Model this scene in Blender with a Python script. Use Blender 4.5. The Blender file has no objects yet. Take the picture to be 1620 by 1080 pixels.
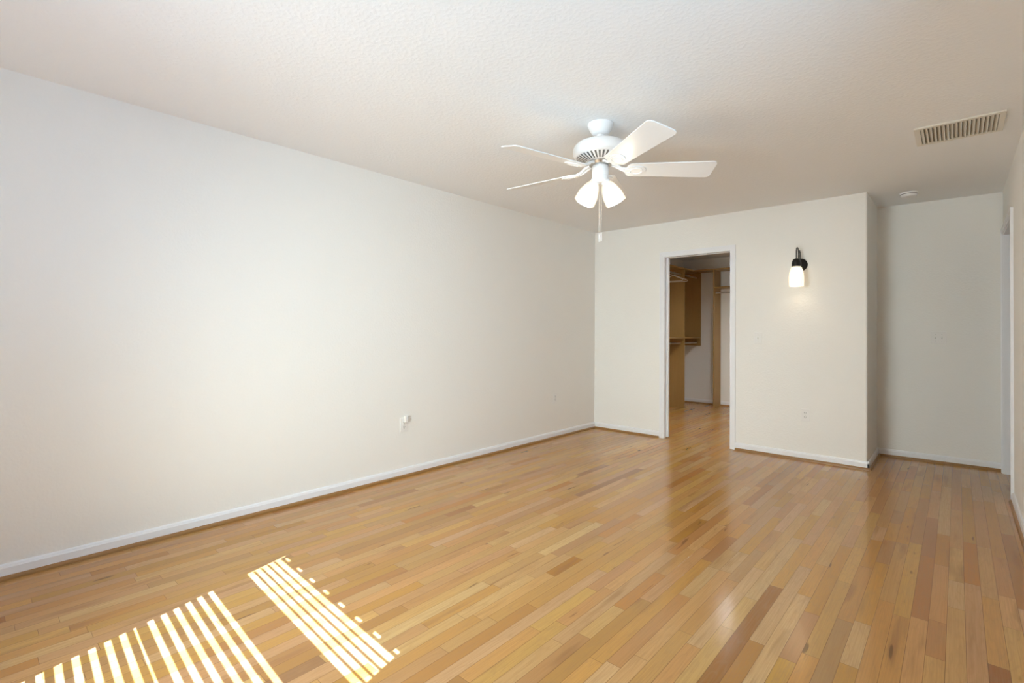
import bpy, bmesh, math, random
from mathutils import Vector, Matrix
S = bpy.context.scene
COL = S.collection
PI = math.pi
R = math.radians
random.seed(7)

# ------------------------------------------------------------------ camera
F_PX, YAW, CY, CAM_H, PITCH, ROLL = 782.63, .7327, 518.64, 1.1942, .0078, .0051
cam_d = bpy.data.cameras.new('camera')
cam = bpy.data.objects.new('camera', cam_d)
COL.objects.link(cam)
f0 = Vector((-math.sin(YAW), math.cos(YAW), 0)); r0 = Vector((math.cos(YAW), math.sin(YAW), 0)); u0 = Vector((0, 0, 1))
fw = f0*math.cos(PITCH) + u0*math.sin(PITCH); u1 = u0*math.cos(PITCH) - f0*math.sin(PITCH)
rt = r0*math.cos(ROLL) + u1*math.sin(ROLL); up = u1*math.cos(ROLL) - r0*math.sin(ROLL)
cam.matrix_world = Matrix(((rt.x, up.x, -fw.x, 0), (rt.y, up.y, -fw.y, 0), (rt.z, up.z, -fw.z, CAM_H), (0, 0, 0, 1)))
cam_d.sensor_width = 36; cam_d.lens = F_PX/1620*36
cam_d.shift_y = -(540-CY)/1620
cam_d.clip_start = .02
S.camera = cam

# ------------------------------------------------------------------ room sizes (metres)
H = 2.44
XL, XR, YF = -3.387, .299, 5.319            # left wall, right wall, far wall
XC, YA = -.586, 6.048                        # corner of the alcove, its end wall
CX0, CY1 = -3.53, 8.37                       # closet: left wall, back wall
DX0, DX1, DZ = -2.46, -1.749, 2.045          # closet doorway
YB, SK, XB = -.78, -.05, -1.5                # window wall behind the camera (slightly out of square)

# ------------------------------------------------------------------ light
S.view_settings.view_transform = 'Standard'
S.view_settings.look = 'None'
S.view_settings.gamma = 1
S.view_settings.use_curve_mapping = False
S.view_settings.exposure = 0.0

world = bpy.data.worlds.new('sky'); S.world = world
world.use_nodes = True
bg = world.node_tree.nodes['Background']
bg.inputs[0].default_value = (.80, .90, 1, 1); bg.inputs[1].default_value = .15

sd = bpy.data.lights.new('sun', 'SUN'); sun = bpy.data.objects.new('sun', sd); COL.objects.link(sun)
sun.rotation_euler = Vector((-.294, 1, -1.12)).to_track_quat('-Z', 'Y').to_euler()
sd.energy = 52; sd.angle = R(.14); sd.color = (.67, .84, 1.22)

ad = bpy.data.lights.new('window_daylight', 'AREA'); area = bpy.data.objects.new('window_daylight', ad); COL.objects.link(area)
ad.shape = 'RECTANGLE'; ad.size = 1.1; ad.size_y = 1.55; ad.energy = 43; ad.color = (.89, 1, .97); ad.spread = R(100)
area.location = (XB-.03, YB+.14, 1.2); area.rotation_euler = (R(81.5), 0, SK+R(11))

a2 = bpy.data.lights.new('added_side_fill', 'AREA'); area2 = bpy.data.objects.new('added_side_fill', a2); COL.objects.link(area2)
a2.shape = 'RECTANGLE'; a2.size = 1.5; a2.size_y = 1.2; a2.energy = 18; a2.color = (.27, .62, .93); a2.spread = R(150)  # added fill light from the right, set in a made-up window
area2.location = (XR-.01, 1.2, 1.45); area2.rotation_euler = (R(90), 0, R(90))

cd_ = bpy.data.lights.new('added_closet_fill', 'AREA'); cl = bpy.data.objects.new('added_closet_fill', cd_); COL.objects.link(cl)
cd_.shape = 'DISK'; cd_.size = .22; cd_.energy = 20; cd_.color = (.92, .98, 1); cd_.spread = R(150)  # added lamp with no fitting, only to brighten the closet
cl.location = (-2.05, 6.45, H-.06)

cy = S.cycles
cy.max_bounces = 14; cy.diffuse_bounces = 10; cy.glossy_bounces = 4; cy.transmission_bounces = 6; cy.transparent_max_bounces = 12
cy.caustics_reflective = False; cy.caustics_refractive = False
cy.sample_clamp_indirect = 6
cy.use_denoising = True

# ------------------------------------------------------------------ materials
def nt(name):
    m = bpy.data.materials.new(name); m.use_nodes = True
    t = m.node_tree; b = t.nodes['Principled BSDF']
    return m, t, b
def N(t, typ, **kw):
    n = t.nodes.new(typ)
    for k, v in kw.items(): setattr(n, k, v)
    return n
def L(t, a, b): t.links.new(a, b)
def math_n(t, op, a, b=None, c=None):
    n = N(t, 'ShaderNodeMath', operation=op)
    for i, v in enumerate((a, b, c)):
        if v is None: continue
        if isinstance(v, (int, float)): n.inputs[i].default_value = v
        else: L(t, v, n.inputs[i])
    return n.outputs[0]
def mixc(t, fac, a, b, blend='MIX'):
    n = N(t, 'ShaderNodeMix', data_type='RGBA', blend_type=blend)
    for s, v in ((n.inputs[0], fac), (n.inputs[6], a), (n.inputs[7], b)):
        if isinstance(v, (int, float)): s.default_value = v
        elif isinstance(v, tuple): s.default_value = (*v, 1)
        else: L(t, v, s)
    return n.outputs[2]

def plain(name, col, rough=.5, metal=0., spec=.5, var=.03, scale=30., bump=0., coat=0.):
    m, t, b = nt(name)
    tc = N(t, 'ShaderNodeTexCoord'); nz = N(t, 'ShaderNodeTexNoise'); nz.inputs['Scale'].default_value = scale; nz.inputs['Detail'].default_value = 3
    L(t, tc.outputs['Object'], nz.inputs['Vector'])
    lo = tuple(c*(1-var) for c in col); hi = tuple(min(1, c*(1+var)) for c in col)
    L(t, mixc(t, nz.outputs[0], lo, hi), b.inputs['Base Color'])
    b.inputs['Roughness'].default_value = rough; b.inputs['Metallic'].default_value = metal
    b.inputs['Specular IOR Level'].default_value = spec; b.inputs['Coat Weight'].default_value = coat
    if bump:
        bp = N(t, 'ShaderNodeBump'); bp.inputs['Strength'].default_value = bump; bp.inputs['Distance'].default_value = .002
        L(t, nz.outputs[0], bp.inputs['Height']); L(t, bp.outputs[0], b.inputs['Normal'])
    return m

def plaster(name, col, scale, strength):
    m, t, b = nt(name)
    g = N(t, 'ShaderNodeNewGeometry')
    n1 = N(t, 'ShaderNodeTexNoise'); n1.inputs['Scale'].default_value = scale; n1.inputs['Detail'].default_value = 2.5
    n2 = N(t, 'ShaderNodeTexNoise'); n2.inputs['Scale'].default_value = 1.3; n2.inputs['Detail'].default_value = 2
    L(t, g.outputs['Position'], n1.inputs['Vector']); L(t, g.outputs['Position'], n2.inputs['Vector'])
    L(t, mixc(t, n2.outputs[0], tuple(c*.985 for c in col), tuple(min(1, c*1.01) for c in col)), b.inputs['Base Color'])
    b.inputs['Roughness'].default_value = .75; b.inputs['Specular IOR Level'].default_value = .25
    rp = N(t, 'ShaderNodeMapRange'); rp.inputs[1].default_value = .42; rp.inputs[2].default_value = .68
    L(t, n1.outputs[0], rp.inputs[0])
    bp = N(t, 'ShaderNodeBump'); bp.inputs['Strength'].default_value = strength; bp.inputs['Distance'].default_value = .0015
    L(t, rp.outputs[0], bp.inputs['Height']); L(t, bp.outputs[0], b.inputs['Normal'])
    return m

M = {}
M['wall'] = plaster('cream_wall_paint', (.86, .85, .82), 70, .35)
M['ceiling'] = plaster('ceiling_texture', (.872, .886, .898), 55, .5)
M['trim'] = plain('white_trim_paint', (.84, .85, .88), .35, scale=12, var=.01)
M['plate'] = plain('white_plastic', (.84, .83, .81), .3, scale=40, var=.01)
M['slot'] = plain('socket_slot_dark', (.05, .05, .05), .6)
M['screw'] = plain('screw_metal', (.6, .6, .58), .35, metal=.8)
M['fan_white'] = plain('white_fan_enamel', (.86, .86, .87), .32, scale=20, var=.01)
M['blade'] = plain('white_fan_blade', (.88, .885, .89), .28, scale=20, var=.01)
M['fan_dark'] = plain('fan_shadow_gap', (.12, .12, .12), .6)
M['chrome'] = plain('brushed_steel', (.62, .60, .57), .28, metal=1.0)
M['black'] = plain('black_metal', (.012, .011, .010), .42, spec=.4, var=.2)
M['vent'] = plain('vent_enamel', (.74, .71, .64), .4, var=.01)
M['duct'] = plain('dark_duct', (.30, .27, .22), .8)
M['chain'] = plain('chain_metal', (.70, .69, .66), .4, metal=.3)
M['hanger'] = plain('pale_plastic', (.80, .74, .66), .3)
M['blind'] = plain('white_blind', (.82, .82, .80), .45)
M['hall'] = plain('hall_paint', (.70, .67, .60), .7)

def wood_plain(name, a, b_, rough, axis=(1, 1, 12), scale=6., coat=.0):
    m, t, b = nt(name)
    tc = N(t, 'ShaderNodeTexCoord'); mp = N(t, 'ShaderNodeMapping'); mp.inputs['Scale'].default_value = axis
    L(t, tc.outputs['Object'], mp.inputs['Vector'])
    nz = N(t, 'ShaderNodeTexNoise'); nz.inputs['Scale'].default_value = scale; nz.inputs['Detail'].default_value = 4; nz.inputs['Distortion'].default_value = .6
    L(t, mp.outputs[0], nz.inputs['Vector'])
    L(t, mixc(t, nz.outputs[0], a, b_), b.inputs['Base Color'])
    b.inputs['Roughness'].default_value = rough; b.inputs['Coat Weight'].default_value = coat
    return m
M['shoe'] = wood_plain('stained_shoe_moulding', (.22, .105, .030), (.40, .21, .065), .35, (2, 2, 30), 10)
M['maple'] = wood_plain('maple_melamine', (.34, .200, .062), (.42, .255, .085), .4, (9, 9, .8), 3)

def floor_material():
    m, t, b = nt('oak_strip_floor')
    rnd = N(t, 'ShaderNodeAttribute', attribute_name='plank_random'); sp = N(t, 'ShaderNodeSeparateColor'); L(t, rnd.outputs['Color'], sp.inputs[0])
    r1, r2, r3 = sp.outputs
    uv = N(t, 'ShaderNodeUVMap', uv_map='plank_uv'); su = N(t, 'ShaderNodeSeparateXYZ'); L(t, uv.outputs[0], su.inputs[0])
    u, v = su.outputs[0], su.outputs[1]                       # metres along / across this plank
    sz = N(t, 'ShaderNodeAttribute', attribute_name='plank_size'); ss = N(t, 'ShaderNodeSeparateXYZ'); L(t, sz.outputs['Vector'], ss.inputs[0])
    # per-plank tone
    ramp = N(t, 'ShaderNodeValToRGB'); cr = ramp.color_ramp
    cols = [(0.00, (0.271, 0.113, 0.030)), (0.10, (0.370, 0.174, 0.052)), (0.30, (0.469, 0.243, 0.079)), (0.55, (0.541, 0.304, 0.108)), (0.78, (0.596, 0.361, 0.139)), (1.00, (0.632, 0.417, 0.186))]
    cr.elements[0].position = 0; cr.elements[0].color = (*cols[0][1], 1); cr.elements[1].position = 1; cr.elements[1].color = (*cols[-1][1], 1)
    for p, c in cols[1:-1]:
        e = cr.elements.new(p); e.color = (*c, 1)
    L(t, r1, ramp.inputs[0])
    hs = N(t, 'ShaderNodeHueSaturation'); L(t, ramp.outputs[0], hs.inputs['Color'])
    L(t, math_n(t, 'MULTIPLY_ADD', r2, .016, .491), hs.inputs['Hue']); L(t, math_n(t, 'MULTIPLY_ADD', r3, .20, .91), hs.inputs['Saturation'])
    # grain coordinates, shifted for every plank
    off1 = math_n(t, 'MULTIPLY', r2, 91.0); off2 = math_n(t, 'MULTIPLY', r3, 57.0)
    cu = math_n(t, 'ADD', u, off1); cv = math_n(t, 'ADD', v, off2)
    def vec(su_, sv_):
        c = N(t, 'ShaderNodeCombineXYZ'); L(t, math_n(t, 'MULTIPLY', cu, su_), c.inputs[0]); L(t, math_n(t, 'MULTIPLY', cv, sv_), c.inputs[1]); L(t, off2, c.inputs[2])
        return c.outputs[0]
    g1 = N(t, 'ShaderNodeTexNoise'); g1.inputs['Scale'].default_value = 1; g1.inputs['Detail'].default_value = 5; g1.inputs['Roughness'].default_value = .65; g1.inputs['Distortion'].default_value = .35
    L(t, vec(4.0, 260), g1.inputs['Vector'])                  # fine straight grain
    g2 = N(t, 'ShaderNodeTexNoise'); g2.inputs['Scale'].default_value = 1; g2.inputs['Detail'].default_value = 2
    L(t, vec(2.2, 16), g2.inputs['Vector'])
    ring = math_n(t, 'FRACT', math_n(t, 'MULTIPLY', g2.outputs[0], 9.0))   # cathedral figure
    ringd = math_n(t, 'ABSOLUTE', math_n(t, 'SUBTRACT', ring, .5))
    g3 = N(t, 'ShaderNodeTexNoise'); g3.inputs['Scale'].default_value = 1; g3.inputs['Detail'].default_value = 3
    L(t, vec(1.6, 14), g3.inputs['Vector'])                   # mineral streaks
    g4 = N(t, 'ShaderNodeTexNoise'); g4.inputs['Scale'].default_value = 1; g4.inputs['Detail'].default_value = 1
    L(t, vec(4.5, 26), g4.inputs['Vector'])                   # knots
    def mr(x, a, b2, c=0., d=1.):
        n = N(t, 'ShaderNodeMapRange'); n.interpolation_type = 'SMOOTHSTEP'
        L(t, x, n.inputs[0]); n.inputs[1].default_value = a; n.inputs[2].default_value = b2; n.inputs[3].default_value = c; n.inputs[4].default_value = d
        return n.outputs[0]
    c = mixc(t, mr(g1.outputs[0], .35, .7, 0, .42), hs.outputs[0], (.34, .17, .060))
    c = mixc(t, mr(ringd, .28, .5, 0, .24), c, (.36, .185, .07))
    c = mixc(t, mr(g3.outputs[0], .58, .74, 0, .50), c, (.25, .115, .040))
    kn = math_n(t, 'MULTIPLY', mr(g4.outputs[0], .715, .79, 0, .65), mr(r3, .40, .60))
    c = mixc(t, kn, c, (.085, .035, .014))
    # seams
    e1 = math_n(t, 'MINIMUM', v, math_n(t, 'SUBTRACT', ss.outputs[1], v)); e2 = math_n(t, 'MINIMUM', u, math_n(t, 'SUBTRACT', ss.outputs[0], u))
    e = math_n(t, 'MINIMUM', e1, e2)
    seam = mr(e, .0004, .0014, 1, 0)
    c = mixc(t, math_n(t, 'MULTIPLY', seam, .62), c, (.10, .045, .016))
    L(t, c, b.inputs['Base Color'])
    L(t, math_n(t, 'MULTIPLY_ADD', g1.outputs[0], .09, .13), b.inputs['Roughness'])
    b.inputs['Specular IOR Level'].default_value = .46
    # every strip lies at a very slightly different tilt, the finish ripples along the grain
    g5 = N(t, 'ShaderNodeTexNoise'); g5.inputs['Scale'].default_value = 1; g5.inputs['Detail'].default_value = 1
    L(t, vec(3.0, 18), g5.inputs['Vector'])
    bp = N(t, 'ShaderNodeBump'); bp.inputs['Strength'].default_value = .25; bp.inputs['Distance'].default_value = .0012
    hh = math_n(t, 'SUBTRACT', g5.outputs[0], math_n(t, 'MULTIPLY', seam, .5)); L(t, hh, bp.inputs['Height'])
    cmb = N(t, 'ShaderNodeCombineXYZ'); L(t, math_n(t, 'MULTIPLY_ADD', r2, .014, -.007), cmb.inputs[0]); L(t, math_n(t, 'MULTIPLY_ADD', r3, .010, -.005), cmb.inputs[1])
    va = N(t, 'ShaderNodeVectorMath', operation='ADD'); L(t, bp.outputs[0], va.inputs[0]); L(t, cmb.outputs[0], va.inputs[1])
    vn = N(t, 'ShaderNodeVectorMath', operation='NORMALIZE'); L(t, va.outputs[0], vn.inputs[0]); L(t, vn.outputs[0], b.inputs['Normal'])
    return m
M['floor'] = floor_material()

def glow(name, col, strength, base=(.9, .88, .82), trans=.5, rough=.25, fac_rib=0):
    """Lit frosted glass: lets part of the lamp's light through and glows itself."""
    m = bpy.data.materials.new(name); m.use_nodes = True; t = m.node_tree
    t.nodes.clear(); out = N(t, 'ShaderNodeOutputMaterial')
    em = N(t, 'ShaderNodeEmission'); em.inputs[0].default_value = (*col, 1)
    lw = N(t, 'ShaderNodeLayerWeight'); lw.inputs[0].default_value = .35
    L(t, math_n(t, 'MULTIPLY_ADD', lw.outputs['Facing'], -.45*strength, strength), em.inputs[1])
    gl = N(t, 'ShaderNodeBsdfGlossy'); gl.inputs['Roughness'].default_value = rough; gl.inputs[0].default_value = (*base, 1)
    tr = N(t, 'ShaderNodeBsdfTransparent'); tr.inputs[0].default_value = (*base, 1)
    m1 = N(t, 'ShaderNodeMixShader'); m1.inputs[0].default_value = trans; L(t, gl.outputs[0], m1.inputs[1]); L(t, tr.outputs[0], m1.inputs[2])
    ad_ = N(t, 'ShaderNodeAddShader'); L(t, m1.outputs[0], ad_.inputs[0]); L(t, em.outputs[0], ad_.inputs[1])
    L(t, ad_.outputs[0], out.inputs[0])
    return m
M['shade'] = glow('lit_frosted_shade', (1, .93, .80), .42, trans=.45)
M['jar'] = glow('lit_ribbed_glass', (1, .90, .74), .5, trans=.5, rough=.1)
M['bulb'] = glow('lit_bulb', (1, .90, .72), 4., trans=.3)

def glass_pane():
    m = bpy.data.materials.new('window_glass'); m.use_nodes = True; t = m.node_tree; t.nodes.clear()
    out = N(t, 'ShaderNodeOutputMaterial'); gl = N(t, 'ShaderNodeBsdfGlossy'); gl.inputs['Roughness'].default_value = 0.02
    tr = N(t, 'ShaderNodeBsdfTransparent'); tr.inputs[0].default_value = (.97, .98, .98, 1)
    fr = N(t, 'ShaderNodeLayerWeight'); fr.inputs[0].default_value = .12
    mx = N(t, 'ShaderNodeMixShader'); L(t, fr.outputs[0], mx.inputs[0]); L(t, tr.outputs[0], mx.inputs[1]); L(t, gl.outputs[0], mx.inputs[2])
    L(t, mx.outputs[0], out.inputs[0]); return m
M['pane'] = glass_pane()

# ------------------------------------------------------------------ mesh helpers
def box(bm, x0, x1, y0, y1, z0, z1, tf=None):
    v = [bm.verts.new(tf(Vector(p)) if tf else p) for p in ((x0, y0, z0), (x1, y0, z0), (x1, y1, z0), (x0, y1, z0), (x0, y0, z1), (x1, y0, z1), (x1, y1, z1), (x0, y1, z1))]
    for f in ((3, 2, 1, 0), (4, 5, 6, 7), (0, 1, 5, 4), (1, 2, 6, 5), (2, 3, 7, 6), (3, 0, 4, 7)):
        bm.faces.new([v[i] for i in f])
def prism(bm, pts, z0, z1):
    """pts counter-clockwise seen from above."""
    a = [bm.verts.new((x, y, z0)) for x, y in pts]; b = [bm.verts.new((x, y, z1)) for x, y in pts]
    n = len(pts)
    bm.faces.new(a[::-1]); bm.faces.new(b)
    for i in range(n):
        bm.faces.new((a[i], a[(i+1) % n], b[(i+1) % n], b[i]))
def lathe(bm, prof, seg=32, tf=None, cap=True, ribs=0, rib_amp=0.):
    """prof: list of (r, z) from one end to the other."""
    rings = []
    for r, z in prof:
        ring = []
        for i in range(seg):
            a = 2*PI*i/seg
            rr = r*(1+rib_amp*math.cos(ribs*a)) if ribs else r
            p = Vector((rr*math.cos(a), rr*math.sin(a), z))
            ring.append(bm.verts.new(tf(p) if tf else p))
        rings.append(ring)
    for k in range(len(rings)-1):
        for i in range(seg):
            j = (i+1) % seg
            bm.faces.new((rings[k][i], rings[k][j], rings[k+1][j], rings[k+1][i]))
    if cap:
        bm.faces.new(rings[0][::-1]); bm.faces.new(rings[-1])
def tube(bm, pts, r, seg=10, cap=True):
    pts = [Vector(p) for p in pts]; rings = []
    ref = None
    for i, p in enumerate(pts):
        d = (pts[min(i+1, len(pts)-1)] - pts[max(i-1, 0)]).normalized()
        if ref is None or abs(ref.dot(d)) > .98:
            ref = Vector((0, 0, 1)) if abs(d.z) < .9 else Vector((1, 0, 0))
        a = d.cross(ref).normalized(); b = a.cross(d).normalized(); ref = b
        rings.append([bm.verts.new(p + r*(math.cos(2*PI*k/seg)*a + math.sin(2*PI*k/seg)*b)) for k in range(seg)])
    for q in range(len(rings)-1):
        for k in range(seg):
            j = (k+1) % seg
            bm.faces.new((rings[q][k], rings[q+1][k], rings[q+1][j], rings[q][j]))
    if cap:
        bm.faces.new(rings[0]); bm.faces.new(rings[-1][::-1])
def obj(name, bm, mat, parent=None, smooth=False, bevel=0., segs=2, loc=None):
    bmesh.ops.recalc_face_normals(bm, faces=bm.faces)
    me = bpy.data.meshes.new(name); bm.to_mesh(me); bm.free()
    me.materials.append(mat)
    o = bpy.data.objects.new(name, me); COL.objects.link(o)
    if smooth:
        for p in me.polygons: p.use_smooth = True
        me.set_sharp_from_angle(angle=R(38))
    if bevel:
        b = o.modifiers.new('bevel', 'BEVEL'); b.width = bevel; b.segments = segs; b.limit_method = 'ANGLE'; b.angle_limit = R(40)
    if loc: o.location = loc
    if parent: o.parent = parent
    return o
def struct(name, bm, mat, parent=None, **kw):
    o = obj(name, bm, mat, parent, **kw)
    if not parent: o['kind'] = 'structure'
    return o
def thing(name, label, cat, loc=(0, 0, 0), rotz=0., group=None):
    o = bpy.data.objects.new(name, None); COL.objects.link(o); o.empty_display_size = .05
    o.location = loc; o.rotation_euler = (0, 0, rotz)
    o['label'] = label; o['category'] = cat
    if group: o['group'] = group
    return o
def dup(root, loc, rotz, label, group=None):
    r = root.copy(); COL.objects.link(r); r.location = loc; r.rotation_euler = (0, 0, rotz); r['label'] = label
    if group: r['group'] = group
    for ch in list(root.children):
        c = ch.copy(); COL.objects.link(c); c.parent = r
        for g in ch.children:
            d = g.copy(); COL.objects.link(d); d.parent = c
    return r
def boxes(*bs):
    bm = bmesh.new()
    for b in bs: box(bm, *b)
    return bm

# ------------------------------------------------------------------ setting: floor
def build_floor():
    bm = bmesh.new()
    uvl = bm.loops.layers.uv.new('plank_uv')
    rl = bm.faces.layers.float_vector.new('plank_size')
    x0, x1, y0, y1, w = CX0-.05, 1.5, -1.0, CY1+.05, .0572
    rnd = random.Random(3); cols = []
    x = x0
    while x < x1:
        y = y0 - rnd.uniform(0, .8)
        while y < y1:
            ln = rnd.choice((rnd.uniform(.24, .5), rnd.uniform(.35, .8), rnd.uniform(.6, 1.25)))
            vs = [bm.verts.new((a, b, 0)) for a, b in ((x, y), (x+w, y), (x+w, y+ln), (x, y+ln))]
            f = bm.faces.new(vs); f[rl] = (ln, w, 0)
            for lp, q in zip(f.loops, ((0, 0), (0, w), (ln, w), (ln, 0))): lp[uvl].uv = q
            cols.append((min(1, max(0, rnd.gauss(.44, .155))), rnd.random(), rnd.random(), 1))
            y += ln
        x += w
    me = bpy.data.meshes.new('floor'); bm.to_mesh(me); bm.free()
    at = me.attributes.new('plank_random', 'FLOAT_COLOR', 'FACE')
    for i, c in enumerate(cols): at.data[i].color = c
    me.materials.append(M['floor'])
    o = bpy.data.objects.new('floor', me); COL.objects.link(o); o['kind'] = 'structure'
build_floor()
struct('trim_1', boxes((CX0-.15, 1.6, -1.1, CY1+.15, -.12, -.02)), M['hall'])      # subfloor
bpy.data.objects['trim_1'].name = 'floor_base'

struct('ceiling', boxes((CX0-.15, 1.6, -.93, CY1+.15, H, H+.12)), M['ceiling'])

# ------------------------------------------------------------------ setting: walls
struct('wall_left', boxes((XL-.12, XL, -1.1, YF, 0, H)), M['wall'])
# far wall with closet doorway; hollow left of the doorway (pocket for the sliding door)
bm = bmesh.new()
PX0 = DX0-.85
box(bm, XL-.15, PX0, YF, YF+.12, 0, H)
box(bm, PX0, DX0-.018, YF, YF+.034, 0, DZ+.02)
box(bm, PX0, DX0-.018, YF+.086, YF+.12, 0, DZ+.02)
box(bm, PX0, DX1+.018, YF, YF+.12, DZ+.02, H)
r = .016
arc = [(XC-r+r*math.cos(a), YF+r+r*math.sin(a)) for a in [-PI/2+PI/2*i/6 for i in range(7)]]
prism(bm, [(DX1+.018, YF)] + arc + [(XC, YA+.13), (XC-.12, YA+.13), (XC-.12, YF+.12), (DX1+.018, YF+.12)], 0, H)
struct('wall_far', bm, M['wall'], smooth=True)
bm = bmesh.new(); prism(bm, [(XC, YA), (XR+.2, YA+.045), (XR+.2, YA+.165), (XC, YA+.12)], 0, H)
struct('wall_alcove', bm, M['wall'])
RY0, RY1 = 5.06, 5.97                         # doorway in the right wall
struct('wall_right', boxes((XR, XR+.12, -1.1, .42, 0, H), (XR, XR+.12, .42, 1.98, 0, .82), (XR, XR+.12, .42, 1.98, 2.08, H), (XR, XR+.12, 1.98, RY0-.018, 0, H), (XR, XR+.12, RY0-.018, RY1+.018, DZ+.02, H), (XR, XR+.12, RY1+.018, YA+.02, 0, H)), M['wall'])
struct('wall_hall', boxes((1.35, 1.47, 4.2, 7.2, 0, H), (XR+.2, 1.35, 7.08, 7.2, 0, H), (XR+.12, 1.35, 4.2, 4.32, 0, H), (XR+.2, XR+.32, YA+.17, 7.08, 0, H)), M['hall'])
# closet walls
struct('wall_closet_left', boxes((CX0-.12, CX0, YF+.12, CY1, 0, H)), M['wall'])
struct('wall_closet_back', boxes((CX0-.12, XC, CY1, CY1+.12, 0, H)), M['wall'])
struct('wall_closet_right', boxes((XC-.12, XC, YA+.13, CY1, 0, H)), M['wall'])

# window wall behind the camera, slightly out of square
rot = Matrix.Rotation(SK, 4, 'Z'); org = Vector((XB, YB, 0))
def wtf(p): return rot @ p + org
WX0, WX1, WZ0, WZ1 = -.60, .545, .45, 2.20
bm = bmesh.new()
for b in ((-2.1, WX0, -.05, 0, 0, H), (WX1, 2.0, -.05, 0, 0, H), (WX0, WX1, -.05, 0, 0, WZ0), (WX0, WX1, -.05, 0, WZ1, H)): box(bm, *b, tf=wtf)
struct('wall_back', bm, M['wall'])
bm = bmesh.new()
fwid = .012
for b in ((WX0, WX0+fwid, -.045, -.01, WZ0, WZ1), (WX1-fwid, WX1, -.045, -.01, WZ0, WZ1), (WX0, WX1, -.045, -.01, WZ0, WZ0+.04), (WX0, WX1, -.045, -.01, WZ1-.003, WZ1), (WX0, WX1, -.045, -.01, 1.80, 1.89)): box(bm, *b, tf=wtf)
win = struct('window_1', bm, M['trim'])
bm = bmesh.new(); box(bm, WX0, WX1, -.032, -.028, WZ0, WZ1, tf=wtf); obj('pane', bm, M['pane'], win)
bm = bmesh.new(); box(bm, WX0-.07, WX1+.07, 0, .018, WZ0-.09, WZ0, tf=wtf); box(bm, WX0-.07, WX0, 0, .018, WZ0, WZ1, tf=wtf); box(bm, WX1, WX1+.07, 0, .018, WZ0, WZ1, tf=wtf); box(bm, WX0-.07, WX1+.07, 0, .018, WZ1, WZ1+.07, tf=wtf)
obj('window_casing', bm, M['trim'], win)

BY = .048
w2 = struct('added_side_window', boxes((XR+.03, XR+.10, .42, .46, .82, 2.08), (XR+.03, XR+.10, 1.94, 1.98, .82, 2.08), (XR+.03, XR+.10, .46, 1.94, .82, .86), (XR+.03, XR+.10, .46, 1.94, 2.04, 2.08), (XR+.04, XR+.09, 1.185, 1.215, .86, 2.04)), M['trim'])  # added window out of view, made up to carry the side fill light
obj('pane', boxes((XR+.062, XR+.066, .46, 1.94, .86, 2.04)), M['pane'], w2)
obj('window_casing', boxes((XR-.015, XR, .35, .42, .75, 2.15), (XR-.015, XR, 1.98, 2.05, .75, 2.15), (XR-.015, XR, .42, 1.98, .75, .82), (XR-.015, XR, .42, 1.98, 2.08, 2.15)), M['trim'], w2)
def slat_box(bm, z, w, ang, th=.003, ext=0.):
    c, s = math.cos(ang), math.sin(ang)
    def tf(p):
        y, zz = p.y*c + p.z*s, -p.y*s + p.z*c
        return wtf(Vector((p.x, BY+y, z+zz)))
    box(bm, WX0-ext, WX1+ext, -w/2, w/2, -th/2, th/2, tf=tf)
ZT = 2.05
blind = thing('window_blind', 'white slatted blind in the upper sash of the window behind the viewer', 'blind')
bm = bmesh.new()
box(bm, WX0, WX1, BY-.004, BY+.004, ZT+.0, ZT+.012, tf=wtf)
xs = [WX0+.02+.15*i for i in range(8)]  # unseen board, openings shaped to cast a row of light dots
edges = [WX0]
for i, x_ in enumerate(xs): edges += [x_, x_+.05]
edges.append(WX1)
for i in range(0, len(edges)-1, 2):
    if edges[i+1] > edges[i]: box(bm, edges[i], edges[i+1], BY-.003, BY+.003, ZT+.012, ZT+.034, tf=wtf)
box(bm, WX0-.07, WX1+.07, BY-.003, BY+.005, ZT+.034, H-.002, tf=wtf)
obj('head_rail', bm, M['blind'], blind)
for i in range(1, 5):
    bm = bmesh.new(); slat_box(bm, ZT-.0415*i, .045, R(40)); obj('slat', bm, M['blind'], blind)
lower = thing('window_blind', 'white slatted blind in the lower sash of the window behind the viewer', 'blind')
bm = bmesh.new(); box(bm, WX0-.045, WX1+.045, BY-.004, BY+.004, 1.680, 1.842, tf=wtf); obj('head_rail', bm, M['blind'], lower)
for i in range(0, 23):
    z = 1.728-.054*i
    bm = bmesh.new()
    if i == 7: slat_box(bm, z-.012, .05, R(75), ext=.045)
    slat_box(bm, z, .05, R(29), ext=.045); obj('slat', bm, M['blind'], lower)

# ------------------------------------------------------------------ baseboards: profile run along a wall
def run(bm, a, b, n, prof, za=0):
    """extrude profile [(out, z)] from a to b (2-D points); n = outward normal of the wall."""
    vs = []
    for p in (a, b):
        vs.append([bm.verts.new((p[0]+n[0]*o, p[1]+n[1]*o, z)) for o, z in prof])
    k = len(prof)
    for i in range(k):
        j = (i+1) % k
        bm.faces.new((vs[0][i], vs[0][j], vs[1][j], vs[1][i]))
    bm.faces.new(vs[0]); bm.faces.new(vs[1][::-1])
BP = [(0, .0), (.014, .0), (.014, .056), (.011, .062), (.0095, .068), (.004, .073), (0, .073)]
SP = [(.0135, 0), (.0275, 0), (.0265, .009), (.0225, .016), (.0135, .0205)]
def baseboard(name, segs):
    bm = bmesh.new(); b2 = bmesh.new()
    for a, b, n in segs:
        run(bm, a, b, n, BP); run(b2, a, b, n, SP)
    o = struct(name, bm, M['trim']); obj('shoe_moulding', b2, M['shoe'], o)
CW = .057                                     # casing width
baseboard('baseboard_left', [((XL, -.6), (XL, YF), (1, 0))])
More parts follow.
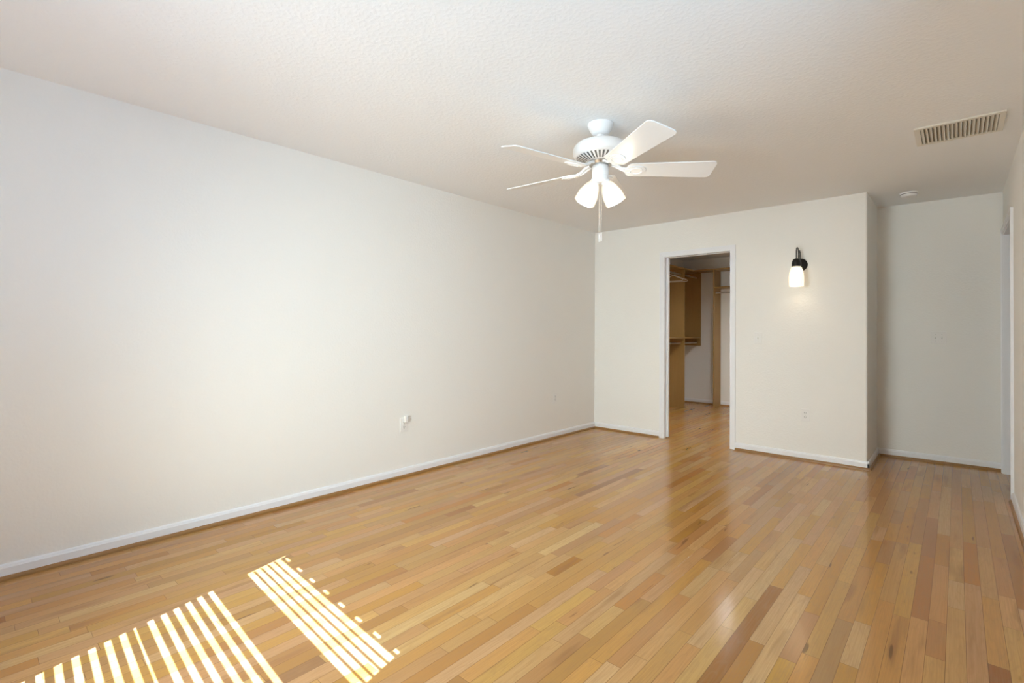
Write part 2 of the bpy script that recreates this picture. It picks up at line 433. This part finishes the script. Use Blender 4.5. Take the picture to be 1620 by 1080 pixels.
baseboard('baseboard_far', [((XL, YF), (DX0-CW, YF), (0, -1)), ((DX1+CW, YF), (XC+.014, YF), (0, -1)), ((XC, YF-.014), (XC, YA), (1, 0))])
baseboard('baseboard_alcove', [((XC, YA), (XR, YA+.04), (0, -1))])
baseboard('baseboard_right', [((XR, -.7), (XR, RY0-CW-.006), (-1, 0))])
baseboard('baseboard_closet', [((CX0, CY1), (XC-.12, CY1), (0, -1))])

# ------------------------------------------------------------------ closet doorway: casing, jambs, pocket door
def casing_piece(bm, u0, u1, z0, z1, put):
    for a, b, d in ((0, 1, .012),):
        box(bm, u0, u1, 0, d, z0, z1, tf=put)
def far_put(p): return Vector((p.x, YF-p.y, p.z))
def right_put(p): return Vector((XR-p.y, p.x, p.z))
def casing(bm, a, b, top, put):
    # flat outer band, a raised rib and a thinner inner lip
    for (o0, o1, d) in ((.004, .022, .011), (.022, .040, .014), (.040, CW, .017)):
        box(bm, a-o1, a-o0, 0, d, 0, top+o1, tf=put)
        box(bm, b+o0, b+o1, 0, d, 0, top+o1, tf=put)
        box(bm, a-o0, b+o0, 0, d, top+o0, top+o1, tf=put)
bm = bmesh.new(); casing(bm, DX0, DX1, DZ, far_put)
door = struct('door_1', bm, M['trim'])
bm = bmesh.new()
for y0, y1 in ((YF-.002, YF+.034), (YF+.086, YF+.122)):           # split jamb on the pocket side
    box(bm, DX0-.018, DX0, y0, y1, 0, DZ)
    box(bm, DX0-.018, DX1+.018, y0, y1, DZ, DZ+.018)
box(bm, DX1, DX1+.018, YF-.002, YF+.122, 0, DZ+.0)
obj('door_jamb', bm, M['trim'], door, bevel=.0015)
bm = boxes((DX0-.0, DX1, YF+.040, YF+.080, DZ+.008, DZ+.018)); obj('door_track', bm, M['screw'], door)
slab = obj('sliding_door', boxes((DX0-.70, DX0+.022, YF+.042, YF+.078, .012, DZ-.002)), M['trim'], door, bevel=.002)
bm = boxes((DX0+.0205, DX0+.0235, YF+.052, YF+.068, .93, 1.0)); obj('edge_pull', bm, M['screw'], slab, bevel=.003)

bm = bmesh.new(); casing(bm, RY0, RY1, DZ, right_put)
door2 = struct('door_2', bm, M['trim'])
bm = boxes((XR-.002, XR+.122, RY0-.018, RY0, 0, DZ), (XR-.002, XR+.122, RY1, RY1+.018, 0, DZ), (XR-.002, XR+.122, RY0-.018, RY1+.018, DZ, DZ+.018), (XR+.045, XR+.08, RY1-.012, RY1, 0, DZ), (XR+.045, XR+.08, RY0, RY1, DZ-.012, DZ))
obj('door_jamb', bm, M['trim'], door2)

# ------------------------------------------------------------------ closet fittings
T = .019
PA, PCY = 7.677, CY1-.012                     # standing panel, end panel on the back wall
XF = -3.222                                   # front edges of the left-hand shelves
ZTOP, ZMID = 2.225, 1.122
unit = thing('closet_organizer', 'maple double-hang closet unit with two shelf levels along the left closet wall', 'closet unit', (CX0, PA, 0))
def cpart(name, bs, parent, mat='maple', bevel=.001):
    p = parent.location
    return obj(name, boxes(*[(a-p.x, b-p.x, c-p.y, d-p.y, e-p.z, g-p.z) for a, b, c, d, e, g in bs]), M[mat], parent, bevel=bevel)
cpart('side_panel', [(CX0, XF, PA, PA+T, 0, ZTOP-T)], unit)
cpart('end_panel', [(CX0, XF+.002, PCY-T, PCY, .976, ZTOP-T)], unit)
cpart('top_shelf', [(CX0, XF, 5.75, CY1-.002, ZTOP-T, ZTOP)], unit)
cpart('middle_shelf', [(CX0, XF, PA+T, PCY-T, ZMID-T, ZMID)], unit)
cpart('middle_shelf', [(CX0, XF, 5.75, PA, ZMID-T, ZMID)], unit)
cpart('side_panel', [(CX0, XF, 5.73, 5.75, 0, ZTOP-T)], unit)
def rod(name, a, b, parent, r_=.0145, mat='chrome'):
    a = Vector(a)-parent.location; b = Vector(b)-parent.location
    bm = bmesh.new(); tube(bm, [a, b], r_, 14)
    o = obj(name, bm, M[mat], parent, smooth=True)
    for p in (a, b):
        d = (Vector(b)-Vector(a)).normalized()*(.012 if p is a else -.012)
        bm = bmesh.new(); tube(bm, [Vector(p), Vector(p)+d], r_+.010, 14)
        obj('rod_socket', bm, M['maple'], o, smooth=True)
    return o
XRD = -3.285
for z in (2.125, 1.028):
    rod('hanging_rod', (XRD, PA+T, z), (XRD, PCY-T, z), unit)
    rod('hanging_rod', (XRD, 5.75, z), (XRD, PA, z), unit)
PBX, YS = -2.893, 8.06                        # partition and shelf front on the back wall
unit2 = thing('closet_shelf_unit', 'maple shelf unit with an upright partition on the closet back wall', 'closet unit', (PBX, YS, 0))
cpart('partition', [(PBX-T, PBX, YS, CY1-.016, 0, ZTOP-T)], unit2)
cpart('top_shelf', [(XF+.004, XC-.13, YS, CY1-.002, ZTOP-T, ZTOP)], unit2)
cpart('hanging_shelf', [(PBX, XC-.13, YS, CY1-.002, 1.914, 1.933)], unit2)
rod('hanging_rod', (PBX, YS+.03, 1.835), (XC-.12, YS+.03, 1.835), unit2)
def make_hanger(label, y, tilt):
    t = thing('clothes_hanger', label, 'hanger', (XRD, y, 2.125), tilt, 'hangers on the closet rod')
    bm = bmesh.new()
    hook = [(.0185*math.cos(a), 0, .0185*math.sin(a)) for a in [R(200)-R(220)*i/10 for i in range(11)]]
    hook += [(.012, 0, -.018), (0, 0, -.035)]
    tube(bm, hook, .002, 8); obj('hook', bm, M['chrome'], t, smooth=True)
    bm = bmesh.new()
    tube(bm, [(-.0, 0, -.03), (-.10, 0, -.075), (-.2, 0, -.118), (-.212, 0, -.13), (-.2, 0, -.14), (0, 0, -.14), (.2, 0, -.14), (.212, 0, -.13), (.2, 0, -.118), (.10, 0, -.075), (0, 0, -.03)], .005, 8)
    obj('hanger_body', bm, M['hanger'], t, smooth=True)
make_hanger('pale plastic hanger on the closet rod, nearest the upright panel', 7.42, R(8))
make_hanger('pale plastic hanger on the closet rod, farther from the upright panel', 7.30, R(-5))

# ------------------------------------------------------------------ wall plates. Local frame: x along wall, -y out of the wall, z up
def outlet(label, loc, rotz, group='white wall outlets'):
    t = thing('power_outlet', label, 'outlet', loc, rotz, group)
    obj('cover_plate', boxes((-.036, .036, -.0055, 0, -.0585, .0585)), M['plate'], t, bevel=.003)
    for s in (-1, 1):
        bm = bmesh.new()
        pts = [(.0165*math.cos(a), .0145*math.sin(a)) for a in [2*PI*i/20 for i in range(20)]]
        pts = [(max(-.0165, min(.0165, x*1.12)), max(-.0125, min(.0125, z*1.12))) for x, z in pts]
        a_ = [bm.verts.new((x, -.0055, z+s*.0195)) for x, z in pts]; b_ = [bm.verts.new((x, -.0075, z+s*.0195)) for x, z in pts]
        bm.faces.new(b_)
        for i in range(20): bm.faces.new((a_[i], a_[(i+1) % 20], b_[(i+1) % 20], b_[i]))
        rc = obj('receptacle', bm, M['plate'], t)
        bm = boxes((-.0085, -.0060, -.0080, -.007, s*.0195-.001, s*.0195+.008), (.0060, .0085, -.0080, -.007, s*.0195-.001, s*.0195+.008), (-.0025, .0025, -.0080, -.007, s*.0195-.0085, s*.0195-.0045))
        obj('slots', bm, M['slot'], rc)
    bm = bmesh.new(); lathe(bm, [(.0035, 0), (.0035, .0012), (.002, .0018)], 12, tf=lambda p: Vector((p.x, -.0055-p.z, p.y))); obj('screw', bm, M['screw'], t)
    return t
o1 = outlet('white outlet low on the left wall holding a plug-in adapter', (XL, 2.437, .425), PI/2)
dup(o1, (XL, 4.495, .448), PI/2, 'white outlet low on the left wall nearest the far corner')
dup(o1, (-1.064, YF, .424), 0, 'white outlet low on the far wall, below the black sconce')
t = thing('plug_in_adapter', 'small white plug-in device in the left wall outlet', 'plug', (XL, 2.437, .425), PI/2)
obj('body', boxes((-.004, .026, -.030, -.0082, .018, .076)), M['plate'], t, bevel=.006, segs=3)
obj('face', boxes((.001, .021, -.0315, -.029, .045, .070)), M['fan_white'], t, bevel=.001)

def switch(label, loc, rotz, gangs):
    t = thing('light_switch', label, 'light switch', loc, rotz)
    w = .036 if gangs == 1 else .058
    obj('cover_plate', boxes((-w, w, -.0055, 0, -.0585, .0585)), M['plate'], t, bevel=.003)
    for x in ((0,) if gangs == 1 else (-.023, .023)):
        def tf(p, x=x): return Vector((x+p.x, -.005+p.y, p.z))
        bm = bmesh.new(); box(bm, x-.0052, x+.0052, -.0062, -.005, -.012, .012); c = obj('toggle_slot', bm, M['screw'], t)
        bm = bmesh.new()
        v = [bm.verts.new((x+a, -.005-b, c_)) for a, b, c_ in ((-.0045, 0, -.006), (.0045, 0, -.006), (.0045, 0, .008), (-.0045, 0, .008), (-.0035, .014, .006), (.0035, .014, .006), (.0035, .013, .013), (-.0035, .013, .013))]
        for f in ((3, 2, 1, 0), (4, 5, 6, 7), (0, 1, 5, 4), (1, 2, 6, 5), (2, 3, 7, 6), (3, 0, 4, 7)): bm.faces.new([v[i] for i in f])
        obj('toggle', bm, M['plate'], t, bevel=.001)
        for s in (-1, 1):
            bm = bmesh.new(); lathe(bm, [(.0032, 0), (.0032, .001), (.002, .0016)], 10, tf=lambda p, x=x, s=s: Vector((x+p.x, -.0055-p.z, s*.030+p.y))); obj('screw', bm, M['screw'], t)
switch('white single toggle switch on the far wall, right of the closet doorway', (-1.477, YF, 1.146), 0, 1)
switch('white double toggle switch plate on the alcove end wall', (-.128, YA+.0207, 1.160), math.atan(.045/.785), 2)

# ------------------------------------------------------------------ ceiling vent and smoke detector
VX0, VX1, VY0, VY1 = -.195, .208, 3.855, 4.215
vent = thing('air_vent', 'white louvred return air grille on the ceiling near the right wall', 'vent', ((VX0+VX1)/2, (VY0+VY1)/2, H))
vx, vy = (VX1-VX0)/2, (VY1-VY0)/2
bm = boxes((-vx, vx, -vy, -vy+.028, -.010, 0), (-vx, vx, vy-.028, vy, -.010, 0), (-vx, -vx+.028, -vy+.028, vy-.028, -.010, 0), (vx-.028, vx, -vy+.028, vy-.028, -.010, 0))
obj('frame', bm, M['vent'], vent, bevel=.002)
obj('backing', boxes((-vx+.028, vx-.028, -vy+.028, vy-.028, -.0012, -.0004)), M['duct'], vent)
ns = 18
for i in range(ns):
    xc = -vx+.028 + (2*vx-.056)*(i+.5)/ns
    bm = bmesh.new()
    def tf(p, xc=xc):
        a = R(40); return Vector((xc+p.x*math.cos(a)+p.z*math.sin(a), p.y, -.0065-p.x*math.sin(a)+p.z*math.cos(a)))
    box(bm, -.0088, .0088, -vy+.0285, vy-.0285, -.0006, .0006, tf=tf); obj('louvre', bm, M['vent'], vent)
sm = thing('smoke_detector', 'round white smoke detector on the alcove ceiling', 'smoke detector', (-.315, 5.585, H))
bm = bmesh.new(); lathe(bm, [(.066, 0), (.066, -.010), (.063, -.013)], 40); obj('base', bm, M['fan_white'], sm, smooth=True)
bm = bmesh.new(); lathe(bm, [(.056, -.013), (.060, -.016), (.059, -.026), (.050, -.037), (.030, -.041), (.004, -.042)], 40); cv = obj('cover', bm, M['fan_white'], sm, smooth=True)
bm = bmesh.new(); lathe(bm, [(.0615, -.0125), (.0615, -.0165)], 40); obj('sensor_gap', bm, M['fan_dark'], cv)
bm = bmesh.new(); lathe(bm, [(.008, -.041), (.008, -.044), (.005, -.045)], 16); obj('test_button', bm, M['plate'], cv)

# ------------------------------------------------------------------ wall sconce
sc = thing('wall_sconce', 'black gooseneck wall sconce with a lit ribbed glass shade', 'wall lamp', (-1.104, YF, 1.842))
bm = bmesh.new(); lathe(bm, [(.060, 0), (.060, .008), (.055, .014), (.040, .019), (.018, .021), (.004, .022)], 40, tf=lambda p: Vector((p.x, -p.z, p.y))); obj('backplate', bm, M['black'], sc, smooth=True)
OUT = .165
ap = [(0, -.018, .0), (0, -.022, .02), (0, -.022, .098)]
ap += [(0, -.053+.031*math.cos(a), .100+.031*math.sin(a)) for a in [PI*i/8 for i in range(9)]]
ap += [(0, -.084, .07), (0, -.084, .03)]
bm = bmesh.new(); tube(bm, ap, .0050, 10); obj('arm', bm, M['black'], sc, smooth=True)
ap = [(0, -.084, .03), (0, -.084, .10)]
ap += [(0, -.1245+.0405*math.cos(a), .109+.0405*math.sin(a)) for a in [PI*i/10 for i in range(11)]]
ap += [(0, -OUT, .08), (0, -OUT, .02)]
bm = bmesh.new(); tube(bm, ap, .0050, 10); tube(bm, [(0, -.015, .0), (0, -.084, .022), (0, -OUT, .030)], .006, 10); obj('arm', bm, M['black'], sc, smooth=True)
def ctf(p): return Vector((p.x, -OUT+p.y, p.z))
bm = bmesh.new(); lathe(bm, [(.004, .046), (.014, .044), (.027, .036), (.035, .020), (.039, .000), (.040, -.028), (.036, -.031)], 36, tf=ctf); obj('socket_cap', bm, M['black'], sc, smooth=True)
prof = [(.035, -.030), (.043, -.042), (.052, -.064), (.058, -.090), (.0615, -.122), (.062, -.155), (.061, -.190), (.0605, -.212)]
prof2 = prof + [(r_-.003, z) for r_, z in prof[::-1]]
bm = bmesh.new(); lathe(bm, prof2, 72, tf=ctf, cap=False, ribs=18, rib_amp=.018); sh = obj('glass_shade', bm, M['jar'], sc, smooth=True)
bm = bmesh.new(); lathe(bm, [(.012, -.035), (.014, -.055), (.024, -.085), (.030, -.110), (.027, -.135), (.014, -.150), (.003, -.154)], 24, tf=ctf); obj('bulb', bm, M['bulb'], sh, smooth=True)
pl = bpy.data.lights.new('sconce_light', 'POINT'); po = bpy.data.objects.new('sconce_light', pl); COL.objects.link(po)
pl.energy = 1.5; pl.color = (1, .80, .55); pl.shadow_soft_size = .03; po.location = (-1.104, YF-OUT, 1.842-.16)

# ------------------------------------------------------------------ ceiling fan
FX, FY = -1.587, 2.548
fan = thing('ceiling_fan', 'white five-blade ceiling fan with two lit glass lamps', 'ceiling fan', (FX, FY, H))
def zf(z): return z-H
def flathe(name, prof, mat, parent=fan, seg=48, **kw):
    bm = bmesh.new(); lathe(bm, [(r_, zf(z)) for r_, z in prof], seg, **kw); return obj(name, bm, M[mat], parent, smooth=True)
flathe('canopy', [(.076, 2.44), (.077, 2.432), (.074, 2.424), (.066, 2.405), (.055, 2.388), (.046, 2.378), (.030, 2.375)], 'fan_white')
flathe('downrod', [(.024, 2.380), (.022, 2.362), (.0125, 2.358), (.0125, 2.330), (.028, 2.328)], 'fan_white', seg=24)
motor = flathe('motor_housing', [(.030, 2.334), (.080, 2.333), (.118, 2.327), (.143, 2.316), (.158, 2.300), (.163, 2.285), (.163, 2.258), (.158, 2.248), (.150, 2.243), (.147, 2.240)], 'fan_white')
vr = flathe('vent_ring', [(.148, 2.2415), (.135, 2.234), (.110, 2.222), (.085, 2.214), (.070, 2.212)], 'fan_white')
bm = bmesh.new()
nsl = 36
for i in range(nsl):
    a = 2*PI*i/nsl
    rm = Matrix.Rotation(a, 4, 'Z')
    prev = None
    for r_, z_, w_ in ((.142, 2.2375, .0056), (.135, 2.2335, .0056), (.110, 2.2215, .0046), (.088, 2.2144, .0038)):
        cur = [bm.verts.new(rm @ Vector((r_, s_*w_, zf(z_-.0008)))) for s_ in (-1, 1)]
        if prev: bm.faces.new((prev[0], prev[1], cur[1], cur[0]))
        prev = cur
obj('vent_slots', bm, M['fan_dark'], vr)
flathe('rotor_hub', [(.072, 2.214), (.074, 2.204), (.066, 2.192), (.040, 2.190)], 'chrome', seg=36)
sw = flathe('switch_housing', [(.040, 2.193), (.047, 2.190), (.049, 2.184), (.049, 2.130), (.0475, 2.128), (.0475, 2.126), (.049, 2.124), (.048, 2.108), (.038, 2.094), (.020, 2.088)], 'fan_white', seg=36)
BZ = 2.166
for k in range(5):
    ang = R(-104+72*k)
    rm = Matrix.Rotation(ang, 4, 'Z')
    pt = Matrix.Rotation(R(-14.5), 4, 'X')      # pitch about the blade's own axis
    def btf(p): return rm @ (Vector((0, 0, zf(BZ))) + (pt @ p))
    # blade outline: x out along the arm, y across
    out = []
    x0, x1, w0, w1 = .150, .668, .064, .083
    out += [(x0+.028*(1-math.cos(a)), -w0*math.sin(a)) for a in [PI/2*i/6 for i in range(0, 7)]]      # rounded root
    rc = .028
    out += [(x1-rc+rc*math.cos(a)-.000, -w1+rc+rc*math.sin(a)) for a in [-PI/2+PI/2*i/5 for i in range(6)]]
    out += [(x, -y) for x, y in out[::-1][:-1]]
    bm = bmesh.new(); tv = [bm.verts.new(btf(Vector((x, y, .003)))) for x, y in out]; bv = [bm.verts.new(btf(Vector((x, y, -.003)))) for x, y in out]
    bm.faces.new(tv[::-1]); bm.faces.new(bv); n = len(out)
    for i in range(n): bm.faces.new((tv[i], tv[(i+1) % n], bv[(i+1) % n], bv[i]))
    bl = obj('blade', bm, M['blade'], fan, bevel=.0012)
    # blade iron: an arm from the hub that opens into a rounded plate under the blade root
    bm = bmesh.new()
    plate = []
    m_ = 18
    for i in range(m_):
        a = 2*PI*i/m_; plate.append((.205+.062*math.cos(a), .050*math.sin(a)*(1.0+.12*math.cos(2*a))))
    a1 = [bm.verts.new(btf(Vector((x, y, -.0035)))) for x, y in plate]; b1 = [bm.verts.new(btf(Vector((x, y, -.0090)))) for x, y in plate]
    bm.faces.new(a1); bm.faces.new(b1[::-1])
    for i in range(m_): bm.faces.new((a1[i], a1[(i+1) % m_], b1[(i+1) % m_], b1[i]))
    ring = [(.212+.036*math.cos(a), .031*math.sin(a)) for a in [2*PI*i/16 for i in range(17)]]
    tube(bm, [btf(Vector((x, y, -.0095))) for x, y in ring], .003, 6, cap=False)
    # forked arm
    for s in (-1, 1):
        q0 = rm @ Vector((.060, s*.014, zf(2.200))); q1 = rm @ Vector((.095, s*.017, zf(2.190))); q2 = rm @ Vector((.125, s*.012, zf(2.172))); q3 = btf(Vector((.170, s*.018, -.006)))
        tube(bm, [q0, q0.lerp(q1, .5), q1, q1.lerp(q2, .5), q2, q2.lerp(q3, .5), q3], .0075, 8)
    iron = obj('blade_iron', bm, M['fan_white'], bl, smooth=True)
    for (x, y) in ((.180, -.018), (.180, .018), (.240, 0)):
        bm = bmesh.new(); lathe(bm, [(.0045, -.009), (.004, -.0115), (.001, -.012)], 8, tf=lambda p, x=x, y=y: btf(Vector((x+p.x, y+p.y, p.z))))
        obj('blade_screw', bm, M['fan_white'], bl)
# lamps: two shades splayed left and right as seen from the door side
side = Vector((math.cos(YAW), math.sin(YAW), 0))      # across the fan
for s in (-1, 1):
    tilt = R(27)
    axis = (side*s*math.sin(tilt) + Vector((0, 0, -math.cos(tilt))) ).normalized()
    top = side*s*.030 + Vector((0, 0, zf(2.100)))
    q = axis.to_track_quat('Z', 'Y').to_matrix()
    def stf(p, q=q, top=top): return top + q @ p
    bm = bmesh.new(); lathe(bm, [(.012, -.012), (.022, -.006), (.027, .004), (.027, .016), (.024, .018)], 28, tf=stf); so = obj('lamp_socket', bm, M['fan_white'], fan, smooth=True)
    prof = [(.026, .012), (.034, .022), (.047, .050), (.058, .085), (.0615, .108), (.0605, .122), (.063, .133), (.061, .146)]
    prof2 = prof + [(r_-.003, z) for r_, z in prof[::-1]]
    bm = bmesh.new(); lathe(bm, prof2, 48, tf=stf, cap=False, ribs=8, rib_amp=.022); shd = obj('lamp_shade', bm, M['shade'], fan, smooth=True)
    bm = bmesh.new(); lathe(bm, [(.012, .016), (.013, .035), (.024, .060), (.028, .080), (.024, .100), (.012, .111), (.002, .114)], 20, tf=stf); obj('bulb', bm, M['bulb'], shd, smooth=True)
    pl = bpy.data.lights.new('fan_lamp_light', 'POINT'); po = bpy.data.objects.new('fan_lamp_light', pl); COL.objects.link(po)
    pl.energy = 6; pl.color = (1, .92, .80); pl.shadow_soft_size = .03
    po.location = Vector((FX, FY, H)) + stf(Vector((0, 0, .13)))
for s, zb in ((-1, 1.735), (1, 1.742)):
    x_, y_ = side.x*s*.006, side.y*s*.006
    bm = bmesh.new(); tube(bm, [(x_, y_, zf(2.092)), (x_, y_, zf(zb+.04))], .0007, 6); ch = obj('pull_chain', bm, M['chain'], fan)
    bm = bmesh.new(); lathe(bm, [(.0012, zf(zb+.046)), (.0022, zf(zb+.040)), (.0030, zf(zb+.010)), (.0020, zf(zb)), (.001, zf(zb-.001))], 12, tf=lambda p: Vector((p.x+x_, p.y+y_, p.z))); obj('chain_pull', bm, M['plate'], ch, smooth=True)
